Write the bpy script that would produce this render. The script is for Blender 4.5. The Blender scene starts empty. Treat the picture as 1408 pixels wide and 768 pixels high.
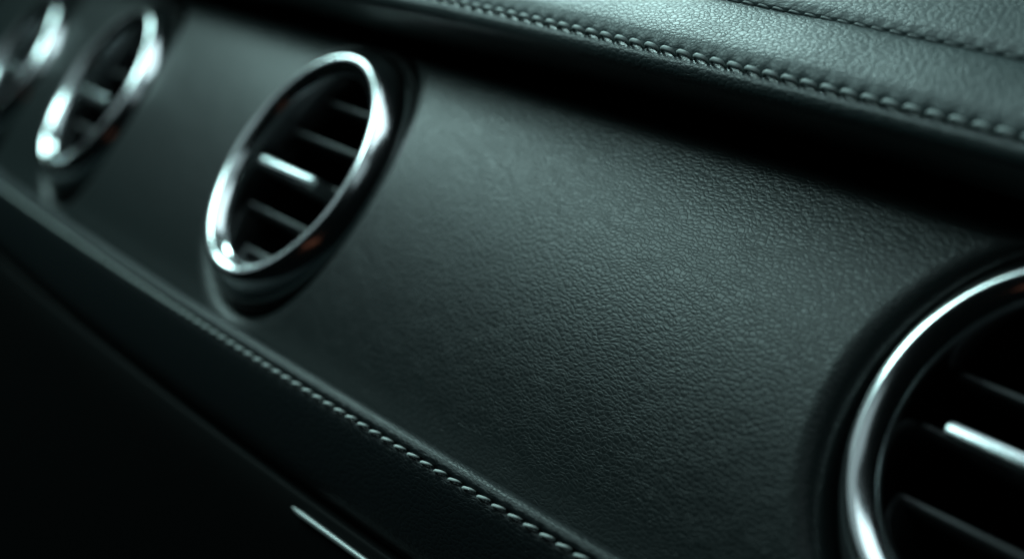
import bpy, bmesh, math, random
from mathutils import Vector, Matrix
random.seed(7)
PI = math.pi
scene = bpy.context.scene
COL = scene.collection

# ------------------------------------------------------------------ frame of the dashboard
# every sheet is written as (s, v, w): s along the dashboard, v up its face, w out of its face
K1, K2, VC = -0.37386, -0.2066, 0.0364
TILT = math.radians(40.0)
LIFT = 0.45
CT, ST = math.cos(TILT), math.sin(TILT)

def to_world(x, y, z):
    a, b = -z, y
    return Vector((x, a * CT + b * ST, -a * ST + b * CT + LIFT))

def dir_world(x, y, z):
    return to_world(x, y, z) - Vector((0, 0, LIFT))

def path(s):
    n = 16
    X = Z = 0.0
    for i in range(n):
        u = s * (i + .5) / n
        th = K1 * u + K2 * u * u
        X += math.cos(th); Z += math.sin(th)
    return X * s / n, Z * s / n, K1 * s + K2 * s * s

_cache = {}
def P(s, v, w):
    k = round(s, 7)
    if k not in _cache: _cache[k] = path(s)
    X, Z, t = _cache[k]
    return to_world(X - math.sin(t) * w, v + VC * s * s, Z + math.cos(t) * w)

# ------------------------------------------------------------------ materials
def new_mat(name):
    m = bpy.data.materials.new(name); m.use_nodes = True
    nt = m.node_tree
    b = nt.nodes['Principled BSDF']
    return m, nt, b

def node(nt, kind, **kw):
    n = nt.nodes.new(kind)
    for k, v in kw.items(): setattr(n, k, v)
    return n

def math_node(nt, op, a, b=None, c=None):
    n = nt.nodes.new('ShaderNodeMath'); n.operation = op
    for i, x in enumerate((a, b, c)):
        if x is None: continue
        if isinstance(x, (int, float)): n.inputs[i].default_value = x
        else: nt.links.new(x, n.inputs[i])
    return n.outputs[0]

def leather(name, col, rough=.45, sx=380., sy=720., dist=.00013, spec=.5, rot=0.0):
    m, nt, b = new_mat(name)
    L = nt.links
    tc = node(nt, 'ShaderNodeTexCoord')
    # gentle warp of the surface coordinates (metres)
    nz = node(nt, 'ShaderNodeTexNoise'); nz.inputs['Scale'].default_value = 140; nz.inputs['Detail'].default_value = 2
    L.new(tc.outputs['UV'], nz.inputs['Vector'])
    sub = node(nt, 'ShaderNodeVectorMath', operation='SUBTRACT'); sub.inputs[1].default_value = (.5, .5, .5)
    L.new(nz.outputs['Color'], sub.inputs[0])
    sc = node(nt, 'ShaderNodeVectorMath', operation='SCALE'); sc.inputs['Scale'].default_value = .0035
    L.new(sub.outputs[0], sc.inputs[0])
    ad = node(nt, 'ShaderNodeVectorMath', operation='ADD')
    L.new(tc.outputs['UV'], ad.inputs[0]); L.new(sc.outputs[0], ad.inputs[1])
    def mapped(kx, ky, r=0.0):
        mp = node(nt, 'ShaderNodeMapping'); mp.inputs['Scale'].default_value = (kx, ky, 1); mp.inputs['Rotation'].default_value = (0, 0, r + rot)
        L.new(ad.outputs[0], mp.inputs['Vector']); return mp.outputs[0]
    def vor(vec, feat, rnd=1.0):
        v = node(nt, 'ShaderNodeTexVoronoi', feature=feat, voronoi_dimensions='2D')
        v.inputs['Scale'].default_value = 1.0; v.inputs['Randomness'].default_value = rnd
        L.new(vec, v.inputs['Vector']); return v.outputs['Distance']
    def ramp(x, lo, hi):
        r = node(nt, 'ShaderNodeMapRange', interpolation_type='SMOOTHSTEP')
        r.inputs['From Min'].default_value = lo; r.inputs['From Max'].default_value = hi
        L.new(x, r.inputs['Value']); return r.outputs[0]
    v1 = vor(mapped(sx, sy), 'SMOOTH_F1')
    dome = ramp(v1, .62, .05)
    fine = ramp(vor(mapped(sx, sy), 'DISTANCE_TO_EDGE'), 0.0, .16)          # pebbles between thin grooves
    fine2 = ramp(vor(mapped(sx * 1.9, sy * 1.7, .3), 'DISTANCE_TO_EDGE'), 0.0, .30)
    crease = ramp(vor(mapped(sx * .30, sy * .26, .35), 'DISTANCE_TO_EDGE'), 0.0, .035)  # longer folds
    mic = node(nt, 'ShaderNodeTexNoise'); mic.inputs['Scale'].default_value = 2600; mic.inputs['Detail'].default_value = 3
    L.new(tc.outputs['UV'], mic.inputs['Vector'])
    und = node(nt, 'ShaderNodeTexNoise'); und.inputs['Scale'].default_value = 260; und.inputs['Detail'].default_value = 2
    L.new(tc.outputs['UV'], und.inputs['Vector'])
    pat = node(nt, 'ShaderNodeTexNoise'); pat.inputs['Scale'].default_value = 38; pat.inputs['Detail'].default_value = 2
    L.new(tc.outputs['UV'], pat.inputs['Vector'])
    cw = math_node(nt, 'MULTIPLY', crease, ramp(pat.outputs['Fac'], .3, .62))
    h = math_node(nt, 'MULTIPLY', fine, .38)
    h = math_node(nt, 'MULTIPLY_ADD', dome, .55, h)
    h = math_node(nt, 'MULTIPLY_ADD', fine2, .16, h)
    h = math_node(nt, 'MULTIPLY_ADD', cw, .38, h)
    h = math_node(nt, 'MULTIPLY_ADD', und.outputs['Fac'], .25, h)
    h = math_node(nt, 'MULTIPLY_ADD', mic.outputs['Fac'], .22, h)
    bp = node(nt, 'ShaderNodeBump'); bp.inputs['Strength'].default_value = 1.0; bp.inputs['Distance'].default_value = dist
    L.new(h, bp.inputs['Height']); L.new(bp.outputs[0], b.inputs['Normal'])
    rr = node(nt, 'ShaderNodeMapRange'); rr.inputs['To Min'].default_value = rough + .10; rr.inputs['To Max'].default_value = rough - .05
    L.new(fine, rr.inputs['Value']); L.new(rr.outputs[0], b.inputs['Roughness'])
    b.inputs['Base Color'].default_value = (*col, 1)
    b.inputs['Specular IOR Level'].default_value = spec
    return m

def plain(name, col, rough=.4, metal=0.0, spec=.5, noise=0.0, scale=400):
    m, nt, b = new_mat(name)
    b.inputs['Base Color'].default_value = (*col, 1)
    b.inputs['Roughness'].default_value = rough
    b.inputs['Metallic'].default_value = metal
    b.inputs['Specular IOR Level'].default_value = spec
    tc = node(nt, 'ShaderNodeTexCoord'); nz = node(nt, 'ShaderNodeTexNoise')
    nz.inputs['Scale'].default_value = scale; nz.inputs['Detail'].default_value = 3
    nt.links.new(tc.outputs['Object'], nz.inputs['Vector'])
    r = node(nt, 'ShaderNodeMapRange'); r.inputs['To Min'].default_value = max(0, rough - noise); r.inputs['To Max'].default_value = rough + noise
    nt.links.new(nz.outputs['Fac'], r.inputs['Value']); nt.links.new(r.outputs[0], b.inputs['Roughness'])
    return m

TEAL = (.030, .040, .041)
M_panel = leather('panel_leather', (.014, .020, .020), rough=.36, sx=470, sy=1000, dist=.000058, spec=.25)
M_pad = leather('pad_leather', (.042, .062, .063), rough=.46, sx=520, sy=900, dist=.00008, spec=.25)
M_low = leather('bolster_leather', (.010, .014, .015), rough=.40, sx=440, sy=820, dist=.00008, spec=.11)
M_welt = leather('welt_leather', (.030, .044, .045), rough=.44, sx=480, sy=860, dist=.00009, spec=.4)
M_thread = plain('grey_thread', (.28, .33, .32), .6, noise=.1, scale=3000)
M_thread_low = plain('pale_thread', (.60, .68, .65), .6, noise=.1, scale=3000)
M_thread_dark = plain('dark_thread', (.05, .07, .07), .6, noise=.1, scale=3000)
M_chrome = plain('polished_chrome', (.80, .83, .84), .16, 1.0, noise=.03, scale=300)
M_satin = plain('satin_chrome', (.70, .76, .77), .24, 1.0, noise=.05, scale=600)
M_slat = plain('slat_plastic', (.030, .034, .035), .40, noise=.06, scale=900)
M_black = plain('black_plastic', (.004, .005, .005), .6, spec=.03, noise=.08, scale=700)
M_rubber = plain('gasket_rubber', (.006, .008, .008), .6, spec=.15, noise=.08, scale=700)

# ------------------------------------------------------------------ mesh helpers
def link(name, verts, faces, mat, parent, uvs=None, smooth=True, merge=0.0):
    me = bpy.data.meshes.new(name)
    me.from_pydata([tuple(v) for v in verts], [], faces)
    if uvs:
        ul = me.uv_layers.new(name='UVMap')
        for lp in me.loops: ul.data[lp.index].uv = uvs[lp.vertex_index]
    if merge or True:
        bm = bmesh.new(); bm.from_mesh(me)
        if merge: bmesh.ops.remove_doubles(bm, verts=bm.verts, dist=merge)
        bm.to_mesh(me); bm.free()
    for p in me.polygons: p.use_smooth = smooth
    me.materials.append(mat)
    o = bpy.data.objects.new(name, me); COL.objects.link(o)
    if parent is not None: o.parent = parent
    return o

def catmull(pts, n):
    out = []
    q = [pts[0]] + list(pts) + [pts[-1]]
    for i in range(1, len(q) - 2):
        a, b, c, d = q[i - 1], q[i], q[i + 1], q[i + 2]
        for k in range(n):
            t = k / n
            out.append(tuple(.5 * (2 * b[j] + (c[j] - a[j]) * t + (2 * a[j] - 5 * b[j] + 4 * c[j] - d[j]) * t * t + (3 * b[j] - a[j] - 3 * c[j] + d[j]) * t ** 3) for j in range(len(b))))
    out.append(tuple(pts[-1])); return out

def frange(a, b, step):
    n = max(1, int(math.ceil((b - a) / step)))
    return [a + (b - a) * i / n for i in range(n + 1)]

def sheet(name, prof, slist, mat, parent, bump=None, flip=False):
    """sweep profile [(v, w)] along s; bump(s, k, v, w) -> (dv, dw)"""
    acc = [0.0]
    for i in range(1, len(prof)):
        acc.append(acc[-1] + math.dist(prof[i], prof[i - 1]))
    V, U, F = [], [], []
    m = len(prof)
    for s in slist:
        for k, (v, w) in enumerate(prof):
            dv = dw = 0.0
            if bump: dv, dw = bump(s, k, v, w)
            V.append(P(s, v + dv, w + dw)); U.append((s, acc[k]))
    for i in range(len(slist) - 1):
        for k in range(m - 1):
            a = i * m + k
            F.append((a, a + m, a + m + 1, a + 1) if not flip else (a, a + 1, a + m + 1, a + m))
    return link(name, V, F, mat, parent, U)

def tube_mesh(paths, rad, seg=8, squash=1.0):
    """several short tubes in one mesh; each path = list of (Vector, radius scale)"""
    V, F = [], []
    for pts in paths:
        b0 = len(V)
        n = len(pts)
        for i, (p, rs) in enumerate(pts):
            a = pts[max(0, i - 1)][0]; c = pts[min(n - 1, i + 1)][0]
            t = (c - a).normalized()
            up = OUT
            x = t.cross(up).normalized(); y = x.cross(t).normalized()
            for k in range(seg):
                an = 2 * PI * k / seg
                V.append(p + (x * math.cos(an) + y * math.sin(an) * squash) * rad * rs)
        for i in range(n - 1):
            for k in range(seg):
                k2 = (k + 1) % seg
                F.append((b0 + i * seg + k, b0 + i * seg + k2, b0 + (i + 1) * seg + k2, b0 + (i + 1) * seg + k))
        F.append(tuple(b0 + k for k in reversed(range(seg)))); F.append(tuple(b0 + (n - 1) * seg + k for k in range(seg)))
    return V, F
OUT = dir_world(0, .4, 1).normalized()

# ------------------------------------------------------------------ the dashboard (one thing)
root = bpy.data.objects.new('dashboard', None)
root.location = P(0, -.33, -.02); COL.objects.link(root)
root['label'] = 'black leather car dashboard with round chrome ringed air vents and pale grey stitching'
root['category'] = 'dashboard'
bpy.context.view_layer.update()
ROOT_INV = Matrix.Translation(root.location).inverted()

def adopt(o):
    o.matrix_parent_inverse = ROOT_INV
    return o

S0, S1 = -.62, .50
VENTS = [(-.406, -.0075), (-.22781, -.0025), (0.0, 0.0), (.32246, .00335)]
RO, RHO, RHW = .0501, .0085, .0050
RO_NEAR, RHO_NEAR, RHW_NEAR = .0530, .0075, .0075
KV = 2.1

# ---- face panel, leather, with four round openings
def panel_vw(t):
    R = .0075; t0 = .0455
    def base(v): return v, -KV * v * v
    if t <= t0: return base(t)
    a = (t - t0) / R
    sl = math.atan(2 * KV * t0)
    v0, w0 = base(t0)
    an = min(a, 1.45)
    # arc that continues the slope and rolls back
    v = v0 + R * (math.sin(sl + an) - math.sin(sl)); w = w0 - R * (math.cos(sl) - math.cos(sl + an))
    if a > 1.45:
        v += (a - 1.45) * R * math.cos(sl + an); w -= (a - 1.45) * R * math.sin(sl + an)
    return v, w

T0, T1 = -.072, .064
ts = frange(T0, T1, .002)
HW = .064
V, U, F = [], [], []
def add_grid(sl):
    b0 = len(V); m = len(ts)
    for s in sl:
        for t in ts:
            v, w = panel_vw(t); V.append(P(s, v, w)); U.append((s, t))
    for i in range(len(sl) - 1):
        for k in range(m - 1):
            a = b0 + i * m + k; F.append((a, a + m, a + m + 1, a + 1))
edges = [S0]
for sc_, vc_ in VENTS: edges += [sc_ - HW, sc_ + HW]
edges.append(S1)
for i in range(0, len(edges), 2): add_grid(frange(edges[i], edges[i + 1], .003))
for sc_, vc_ in VENTS:
    ro, rho, rhw = (RO_NEAR, RHO_NEAR, RHW_NEAR) if sc_ > .2 else (RO, RHO, RHW)
    ss = frange(sc_ - HW, sc_ + HW, .003)
    per = [(ss[-1], t) for t in ts] + [(s, ts[-1]) for s in reversed(ss[:-1])] + [(ss[0], t) for t in reversed(ts[:-1])] + [(s, ts[0]) for s in ss[1:-1]]
    # refine: keep perimeter nodes, rings of the same count
    n = len(per); NR = 12
    b0 = len(V)
    rows = []
    for k in range(NR + 1):
        f = k / NR
        f = 1 - (1 - f) ** 1.3
        rows.append(('o', f))
    for th in (12, 24, 36, 50, 65, 80, 90): rows.append(('l', math.radians(th)))
    rows.append(('d', .006)); rows.append(('d', .014))
    for kind, f in rows:
        for (s, t) in per:
            an = math.atan2(t - vc_, s - sc_)
            ex = ro + rho
            if kind == 'o':
                cs, ct = sc_ + ex * math.cos(an), vc_ + ex * math.sin(an)
                s2, t2 = s + (cs - s) * f, t + (ct - t) * f; dw = 0
            elif kind == 'l':
                r = ex - rho * math.sin(f); dw = -rhw * (1 - math.cos(f))
                s2, t2 = sc_ + r * math.cos(an), vc_ + r * math.sin(an)
            else:
                r = ro; dw = -rhw - f
                s2, t2 = sc_ + r * math.cos(an), vc_ + r * math.sin(an)
            v, w = panel_vw(t2)
            V.append(P(s2, v, w + dw)); U.append((s2, t2 + (dw if kind == 'd' else 0)))
    for k in range(len(rows) - 1):
        for j in range(n):
            j2 = (j + 1) % n
            F.append((b0 + k * n + j, b0 + k * n + j2, b0 + (k + 1) * n + j2, b0 + (k + 1) * n + j))
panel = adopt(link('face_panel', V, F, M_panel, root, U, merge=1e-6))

# ---- padded top, with the overhanging welt
SV, SW = .05952, .02380
UU = (math.cos(math.radians(30)), -math.sin(math.radians(30)))
NN = (math.sin(math.radians(30)), math.cos(math.radians(30)))
def sp(a, b): return (SV + UU[0] * a + NN[0] * b, SW + UU[1] * a + NN[1] * b)
PITCH_T, PH_T = .006477, .14412
PITCH_L, PH_L = .00674, .10098
slist_pad = frange(S0, .08, .006)[:-1] + frange(.08, .37, .00075)[:-1] + frange(.37, S1, .005)
upper = [sp(.0001, -.0030), sp(.0004, -.0012), sp(.0011, -.0001), sp(.0024, .0009), sp(.0048, .0018), sp(.009, .0023), sp(.015, .0024), sp(.0205, .0019), sp(.0236, .0009), sp(.0243, .0002)]
upper_s = catmull(upper, 4)
def pulled(s, k, v, w):
    # thread holes pull the leather down every pitch, next to the seam only
    d = math.hypot(v - SV, w - SW)
    f = math.exp(-(d / .0020) ** 2)
    c = .5 + .5 * math.cos(2 * PI * (s - PH_T - PITCH_T * .5) / PITCH_T)
    a = -.0011 * f * c ** 2 + .00012 * math.sin(s * 61) + .00008 * math.sin(s * 143 + 1)
    return NN[0] * a, NN[1] * a
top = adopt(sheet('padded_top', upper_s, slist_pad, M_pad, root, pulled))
# back section of the top, behind the second seam
back = catmull([sp(.0249, -.0008), sp(.0252, .0006), sp(.0262, .0013), sp(.030, .0021), (sp(.040, .0024)), sp(.06, .0024), sp(.10, .0010), sp(.16, -.004), sp(.24, -.016)], 6)
adopt(sheet('rear_pad', back, frange(S0, .12, .01)[:-1] + frange(.12, .40, .0015)[:-1] + frange(.40, S1, .01), M_pad, root,
            lambda s, k, v, w: (0, -.00025 * math.exp(-(math.hypot(v - sp(.0252, 0)[0], w - sp(.0252, 0)[1]) / .002) ** 2) * (1 + math.cos(2 * PI * s / .0058)))))
welt = catmull([(SV + .0001, SW - .0030), (SV - .0002, SW - .0014), (SV - .0011, SW - .0004), (SV - .0026, SW - .0000), (SV - .0042, SW - .0007), (SV - .0054, SW - .0022),
                (.0535, .0190), (.0541, .014), (.0548, .007), (.0556, .000), (.0566, -.007), (.0580, -.014), (.0600, -.030), (.050, -.060), (.0, -.068), (-.050, -.060), (-.0610, -.020)], 5)  # tail behind the panel is an unseen backing shell, added to stop light leaks
def pulled2(s, k, v, w):
    d = math.hypot(v - SV, w - SW)
    f = math.exp(-(d / .0018) ** 2)
    c = .5 + .5 * math.cos(2 * PI * (s - PH_T - PITCH_T * .5) / PITCH_T)
    a = -.0003 * f * c ** 2
    return a * .1, a
w_ = adopt(sheet('welt', welt, slist_pad, M_welt, root, pulled2, flip=True))

def stitches(pitch, ph, s_a, s_b, v0, w0, L, rad, lift, slant, mat, parent, name, nrm=(.4, .9), squash=.8):
    paths = []
    k0 = int(math.floor((s_a - ph) / pitch)); k1 = int(math.ceil((s_b - ph) / pitch))
    for k in range(k0, k1 + 1):
        c = ph + k * pitch + random.uniform(-.02, .02) * pitch
        pts = []
        sl = slant * random.uniform(.8, 1.2)
        for j in range(9):
            u = -1 + 2 * j / 8
            h = lift - (abs(u) ** 5) * (rad * 1.7 + lift)
            q = 1 - .45 * abs(u) ** 3
            pts.append((P(c + u * L / 2, v0 - u * sl * .5 + nrm[0] * h, w0 + nrm[1] * h), q))
        paths.append(pts)
    V, F = tube_mesh(paths, rad, 8, squash)
    o = link(name, V, F, mat, parent)
    return o
st = stitches(PITCH_T, PH_T, -.35, .42, SV - .0003, SW + .0004, .0056, .00072, .0004, .0003, M_thread, top, 'stitching')
st.matrix_parent_inverse = Matrix.Identity(4)
st.parent = top
s2v, s2w = sp(.0238, .0014)
st2 = stitches(.0058, .1, -.2, .42, s2v, s2w, .0050, .00040, -.0001, .0004, M_thread_dark, top, 'stitching', NN)

# ---- lower bolster
bol = catmull([(-.0610, -.014), (-.0572, -.006), (-.0552, .001), (-.0544, .0060), (-.0547, .0092), (-.0562, .0112), (-.0578, .0116), (-.0588, .0110), (-.0591, .0102),
               (-.0594, .0107), (-.0605, .0110), (-.0635, .0102), (-.0690, .0078), (-.0750, .0046), (-.0795, .0016), (-.0820, -.0016), (-.0828, -.005), (-.0832, -.010)], 5)
BV, BW = -.05903, .0112
slist_low = frange(S0, -.05, .008)[:-1] + frange(-.05, .31, .0010)[:-1] + frange(.31, S1, .006)
def pulled3(s, k, v, w):
    d = math.hypot(v - BV, w - BW)
    c = .5 + .5 * math.cos(2 * PI * (s - PH_L - PITCH_L * .5) / PITCH_L)
    return 0, -.0003 * math.exp(-(d / .0016) ** 2) * c ** 2 + .00015 * math.sin(s * 47)
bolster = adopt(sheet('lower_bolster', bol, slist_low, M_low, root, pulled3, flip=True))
st3 = stitches(PITCH_L, PH_L, -.35, .36, BV - .0003, BW + .0002, .0048, .00046, .0005, -.0008, M_thread_low, bolster, 'stitching', (-.05, 1))

# ---- glove box front under the bolster and its bright strip
gl = catmull([(-.0838, -.012), (-.0840, -.006), (-.0848, -.0028), (-.0870, -.0020), (-.0960, -.0050), (-.1150, -.016), (-.150, -.038), (-.20, -.070), (-.26, -.105), (-.33, -.15)], 5)
glove = adopt(sheet('glove_box', gl, frange(S0, S1, .008), M_black, root, flip=True))
sv, sw_ = -.0884, .0052
strip_prof = catmull([(-.0889, -.0040), (-.0887, -.0012), (-.0891, -.0004), (-.0899, -.0004), (-.0905, -.0012), (-.0903, -.0040)], 4)
V, F = [], []
sl = frange(.100, .40, .004); m = len(strip_prof)
for i, s in enumerate(sl):
    tap = min(1, (i + .25) / 3.0)
    for (v, w) in strip_prof: V.append(P(s, -.0896 + (v + .0896) * tap, -.004 + (w + .004) * tap))
for i in range(len(sl) - 1):
    for k in range(m - 1):
        a = i * m + k; F.append((a, a + 1, a + m + 1, a + m))
strip = link('trim_strip', V, F, plain('brushed_trim', (.5, .54, .53), .5, .8, noise=.05, scale=900), glove)

# ------------------------------------------------------------------ air vents
def lathe(prof, seg=128):
    V, F = [], []
    m = len(prof)
    for i in range(seg):
        a = 2 * PI * i / seg
        for (r, w) in prof: V.append(Vector((r * math.cos(a), r * math.sin(a), w)))
    for i in range(seg):
        j = (i + 1) % seg
        for k in range(m - 1): F.append((i * m + k, j * m + k, j * m + k + 1, i * m + k + 1))
    return V, F

def make_vent():
    # housing: the black cup in the dashboard (the part's own mesh); local z points out of the face
    prof = [(.0001, -.050), (.020, -.050), (.0335, -.048), (.0350, -.040), (.0352, -.012), (.0352, -.006), (.0400, -.006), (.0495, -.0062), (.0506, -.0075), (.0515, -.0110), (.0550, -.0130), (.0550, -.018)]
    V, F = lathe(prof, 96)
    h = link('air_vent', V, F, M_black, None)
    ring = catmull([(.0343, -.012), (.0345, -.004), (.0347, .0012), (.0352, .0036), (.0366, .0051), (.0384, .0062), (.0398, .0067), (.0410, .0066), (.0422, .0060), (.0434, .0050), (.0445, .0038), (.0456, .0023), (.0465, .0006), (.0471, -.0014), (.0474, -.006)], 5)
    V, F = lathe(ring, 192); link('chrome_ring', V, F, M_chrome, h)
    gas = catmull([(.0468, -.008), (.0470, -.0045), (.0480, -.0032), (.0490, -.0034), (.0496, -.005), (.0497, -.010)], 4)
    V, F = lathe(gas, 128); link('gasket', V, F, M_rubber, h)
    slats = []
    for v0 in (.0263, .0127, -.0008, -.0165, -.0302):
        half = math.sqrt(.0342 ** 2 - v0 ** 2)
        # blade cross-section (v, w), rounded leading edge, tilts down towards the back
        cs = [(-.0006, -.022), (.0006, -.022), (.0010, -.008), (.0011, -.0050), (.0008, -.0041), (.0002, -.0037), (-.0005, -.0039), (-.0009, -.0046), (-.0010, -.008)]
        V, F = [], []
        n = 15
        for i in range(n):
            x = -half + 2 * half * i / (n - 1)
            for (dv, w) in cs: V.append(Vector((x, dv + (w + .004) * .10, w)))
        m = len(cs)
        for i in range(n - 1):
            for k in range(m):
                k2 = (k + 1) % m; F.append((i * m + k, i * m + k2, (i + 1) * m + k2, (i + 1) * m + k))
        F.append(tuple(range(m))); F.append(tuple(reversed(range((n - 1) * m, n * m))))
        o = link('slat', V, F, M_slat, h); o.location = (0, v0, 0); slats.append(o)
    # vertical vanes deep inside
    for x in (-.021, -.007, .007, .021):
        hh = math.sqrt(.034 ** 2 - x ** 2)
        t = .0008
        V = [Vector((x + a * t, b * hh, c)) for c in (-.026, -.042) for a, b in ((-1, -1), (1, -1), (1, 1), (-1, 1))]
        F = [(0, 1, 2, 3), (7, 6, 5, 4), (0, 4, 5, 1), (1, 5, 6, 2), (2, 6, 7, 3), (3, 7, 4, 0)]
        link('vane', V, F, M_black, h, smooth=False)
    # slider: black carrier on the middle slat + bright grip bar
    bm = bmesh.new()
    def block(x0, x1, y0, y1, z0, z1, bev, taper=1.0):
        r = bmesh.ops.create_cube(bm, size=1.0)
        vs = r['verts']
        for v in vs:
            k = taper if v.co.z < 0 else 1.0
            v.co = Vector(((x0 + x1) / 2 + v.co.x * (x1 - x0) * k, (y0 + y1) / 2 + v.co.y * (y1 - y0) * k, (z0 + z1) / 2 + v.co.z * (z1 - z0)))
        es = list({e for v in vs for e in v.link_edges})
        bmesh.ops.bevel(bm, geom=es, offset=bev, segments=3, affect='EDGES', profile=.6)
    block(-.0185, .0185, -.0024, .0022, -.014, .0035, .0010)
    me = bpy.data.meshes.new('slider'); bm.to_mesh(me); bm.free()
    for p in me.polygons: p.use_smooth = True
    me.materials.append(M_slat)
    sl_ = bpy.data.objects.new('slider', me); COL.objects.link(sl_); sl_.parent = h; sl_.location = (0, -.0028, 0)
    bm = bmesh.new()
    block(-.0200, .0200, -.0019, .0019, .0030, .0068, .0015)
    me = bpy.data.meshes.new('grip'); bm.to_mesh(me); bm.free()
    for p in me.polygons: p.use_smooth = True
    me.materials.append(M_satin)
    kb = bpy.data.objects.new('grip', me); COL.objects.link(kb); kb.parent = h; kb.location = (0, -.0028, 0)
    return h

def place(h, sc_, vc_, ds=0.0, dw=0.0, yaw=0.0, size=1.0):
    # small seating offsets: how far each insert sits in its opening
    X, Z, t = path(sc_ + ds)
    t += yaw
    o = P(sc_ + ds, vc_, dw)
    ex = dir_world(math.cos(t), 0, math.sin(t)); ey = dir_world(0, 1, 0); ez = dir_world(-math.sin(t), 0, math.cos(t))
    M = Matrix(((ex.x, ey.x, ez.x, o.x), (ex.y, ey.y, ez.y, o.y), (ex.z, ey.z, ez.z, o.z), (0, 0, 0, 1)))
    h.parent = root
    h.matrix_parent_inverse = ROOT_INV
    h.matrix_basis = M @ Matrix.Scale(size, 4)

proto = make_vent()
for i, (sc_, vc_) in enumerate([VENTS[2], VENTS[1], VENTS[0], VENTS[3]]):
    if i == 0: h = proto
    else:
        h = proto.copy(); COL.objects.link(h)
        for ch in proto.children:
            c = ch.copy(); COL.objects.link(c); c.parent = h
            if i == 3 and c.name.startswith('slat') : c.location.y -= .002
    place(h, sc_, vc_, *((.0015, -.0015, -.04, (1.0, .95, .91)[i]) if i < 3 else (.0, -.0005, 0.0)))

# ------------------------------------------------------------------ light
def area(name, pos, target, sx, sy, power, col=(1, 1, 1)):
    """pos, target in dashboard coordinates (x, v, w)"""
    l = bpy.data.lights.new(name, 'AREA'); l.shape = 'RECTANGLE'; l.size = sx; l.size_y = sy
    l.energy = power; l.color = col
    o = bpy.data.objects.new(name, l); COL.objects.link(o)
    p = to_world(*pos); t = to_world(*target)
    o.location = p
    z = (p - t).normalized(); up = dir_world(0, 1, 0); x = up.cross(z).normalized(); y = z.cross(x)
    o.rotation_euler = Matrix((x, y, z)).transposed().to_euler()
    return o
TE = (.72, .96, 1.0)
def lamp(name, c, d, dist, sx, sy, rad, col=TE):
    n = math.sqrt(sum(x * x for x in d)); pos = tuple(c[i] + d[i] / n * dist for i in range(3))
    return area(name, pos, c, sx, sy, rad * PI * sx * sy, col)
TS = (.60, .94, .92)
lamp('side_window_light', (.0, .0, 0), (-.86, .30, .43), 1.2, .30,  .22, 12.0, TS)
lamp('panel_sheen_fill', (.2, .0, 0), (-.66, .25, .72), 1.2, .50, .22, 10.5, TS)  # added lamp, no actual window: gives the right part of the panel its sheen
lamp('windscreen_light', (.2, .05, 0), (-.82, .56, .10), 1.2, .40, .26, 27, TS)
lamp('roof_light', (.1, 0, 0), (-.14, .70, .71), 1.0, .85, .46, 2.2)
lamp('chrome_fill_low', (.1, 0, 0), (.02, .30, .95), 1.0, 1.0, .30, .38)  # added dim fill below the overhead lamp, for reflections in the chrome
lamp('ring_fill_left', (.0, 0, 0), (-.85, .03, .50), 1.2, .50, .20, .45)  # added grey fill, no lamp in the door: lightens the rings' left arc
lamp('ring_fill_front', (.2, 0, 0), (-.60, .02, .80), 1.2, .60, .22, .34)  # companion grey fill, also added to keep the chrome bands from going black
lamp('warm_glint_fill', (.0, 0, 0), (.30, -.55, .78), .8, .30, .05, .12, (1.0, .38, .22))  # invented warm lamp, added for faint orange glints in the chrome

w = bpy.data.worlds.new('World'); scene.world = w; w.use_nodes = True
w.node_tree.nodes['Background'].inputs[0].default_value = (.35, .75, .8, 1)
w.node_tree.nodes['Background'].inputs[1].default_value = .0015

# ------------------------------------------------------------------ camera
cam = bpy.data.cameras.new('camera'); co = bpy.data.objects.new('camera', cam); COL.objects.link(co)
R = ((0.48660246, 0.51412854, -0.70632138), (-0.21085994, 0.85371118, 0.47614631), (0.84779487, -0.08275908, 0.52382707))
ax = [dir_world(*r) for r in R]
o = to_world(.602, -.04949, .27953)
co.matrix_world = Matrix(((ax[0].x, ax[1].x, ax[2].x, o.x), (ax[0].y, ax[1].y, ax[2].y, o.y), (ax[0].z, ax[1].z, ax[2].z, o.z), (0, 0, 0, 1)))
cam.sensor_width = 36.0; cam.lens = 2765.22 / 1408 * 36
cam.clip_start = .01; cam.clip_end = 100
cam.dof.use_dof = True; cam.dof.focus_distance = .50; cam.dof.aperture_fstop = 7.2; cam.dof.aperture_blades = 0
scene.camera = co

scene.view_settings.view_transform = 'Standard'; scene.view_settings.look = 'None'
scene.view_settings.exposure = 0; scene.view_settings.gamma = 1
scene.render.engine = 'CYCLES'
scene.cycles.use_denoising = True
scene.cycles.max_bounces = 6
